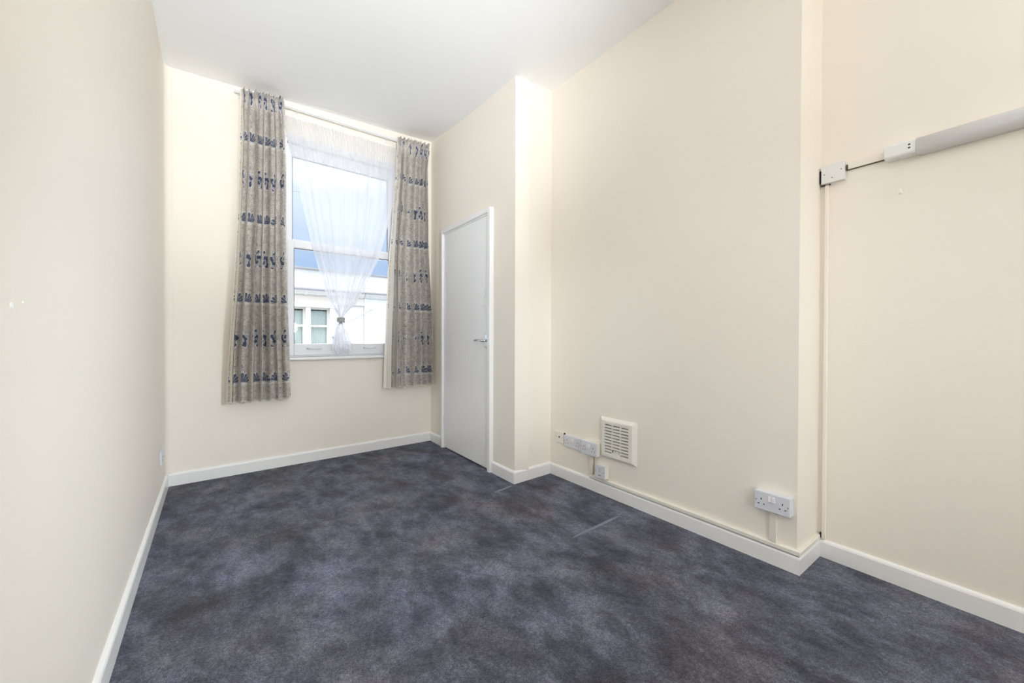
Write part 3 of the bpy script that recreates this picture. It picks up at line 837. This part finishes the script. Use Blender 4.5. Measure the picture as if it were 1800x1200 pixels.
def hwin(h, w, mid):
    a0, a1, z0, z1 = w
    f = MB(); t = .055
    f.box(fo, a0, a0+t, -.16, -.08, z0, z1); f.box(fo, a1-t, a1, -.16, -.08, z0, z1)
    f.box(fo, a0+t, a1-t, -.16, -.08, z1-t, z1); f.box(fo, a0+t, a1-t, -.16, -.08, z0, z0+.09)
    f.box(fo, a0+t, a1-t, -.16, -.08, mid-.035, mid+.035)
    fo_ = f.build('window', M_trimst, h)
    MB().box(fo, a0+t, a1-t, -.130, -.124, z0+.09, z1-t).build('window_glass', M_glass, fo_)
    MB().box(fo, a0, a1, -.9, -.85, z0-.1, z1+.1).build('room_behind', M_room, fo_)
    for s0, s1, zz0, zz1 in ((a0+.04, a0+.04+(a1-a0)*.46, z0+.05, z1-.10), (a1-.04-(a1-a0)*.42, a1-.04, z0+.05, z1-.10)):
        g = MB(); N = 26
        for i in range(N+1):
            s = s0+(s1-s0)*i/N; o = -.24+.02*math.sin(i*1.25)
            for z in (zz0, zz1): g.v.append(fo(s, o, z))
        for i in range(N): g.f.append([i*2, i*2+2, i*2+3, i*2+1])
        g.build('window_curtain', M_hcurt, fo_, smooth=True)
hw = [(3.27, 3.90, .70, 2.05), (4.05, 4.70, .70, 2.05), (-1.2, -.5, .70, 2.05), (-.35, .35, .70, 2.05),
      (3.27, 3.90, -2.2, -.6), (4.05, 4.70, -2.2, -.6)]
h1 = house('house', -4.0, 5.94, 3.44, 'cream rendered house opposite with twin sash windows, seen through the left panes', M_render, hw, M_stone)
for w in hw: hwin(h1, w, (w[2]+w[3])/2+.04)
# moulded surround, head and pier of the twin window
m = MB()
for a0, a1 in ((3.12, 3.27), (3.90, 4.05), (4.70, 4.88)): m.box(fo, a0, a1, .0005, .07, .70, 2.06)
m.box(fo, 3.05, 4.95, .0005, .09, 2.06, 2.20); m.box(fo, 3.05, 4.95, .0005, .12, .60, .70)
m.build('window_surround', M_trimst, h1, bevel=.01)
MB().box(fo, -4, 5.94, .0005, .03, 2.26, 2.44).build('tan_band', M_band, h1)
MB().prism(fo, [(.0005, 2.20), (.06, 2.20), (.08, 2.26), (.0005, 2.26)], -4, 5.94).build('string_course', M_trimst, h1)
for k in range(26):                            # scrolled brackets under the cornice
    s = -3.8+k*.385
    MB().prism(fo, [(.0, 2.48), (.05, 2.48), (.13, 2.58), (.14, 2.635), (.0, 2.635)], s-.05, s+.05).build('cornice_bracket', M_trimst, h1)
MB().face_prism(fo, [(4.74, 1.03), (5.06, 1.22), (5.10, .86)], .075, .22).build('grey_wedge', M_lead, h1)  # grey wedge-shaped fitting on the wall, its kind unknown
h2 = house('house', 5.96, 13.0, 3.42, 'white rendered house opposite, to the right beyond the party line', M_render2, [(8.6, 9.4, .70, 2.05), (10.2, 11.0, .70, 2.05)], M_render2)
for w in ((8.6, 9.4, .70, 2.05), (10.2, 11.0, .70, 2.05)): hwin(h2, w, 1.41)
for k in range(17):
    s = 6.2+k*.4
    MB().prism(fo, [(.0, 2.48), (.05, 2.48), (.13, 2.58), (.14, 2.635), (.0, 2.635)], s-.05, s+.05).build('cornice_bracket', M_render2, h2)
# overhead lines
M_cab = mat('overhead_cable_grey', (.32, .33, .35), .7)
def line(p0, p1, sag, r, label, poles=False):
    pts = []
    for i in range(25):
        t = i/24; q = p0*(1-t)+p1*t; pts.append(q-Vector((0, 0, sag*4*t*(1-t))))
    root = empty('overhead_cable', (p0+p1)/2 if not poles else (p0.x, p0.y, GZ)); tag(root, label, 'cable', 'overhead cables outside')
    MB().tube(pts, r, 6).build('wire', M_cab, root)
    if poles:
        for p in (p0, p1):
            MB().tube([Vector((p.x, p.y, GZ)), p+Vector((0, 0, .25))], [.12, .08], 12).build('pole', mat('pole_timber', (.16, .11, .08), .85, var=.1), root)
line(fb(-8, -7, 3.67), fb(14, -7, 5.47), .12, .006, 'thin overhead wire crossing the sky behind the upper pane', True)
line(fo(6.28, .03, 2.10), fo(4.90, .09, 1.45), .06, .010, 'thin wire sagging across the front of the opposite house')
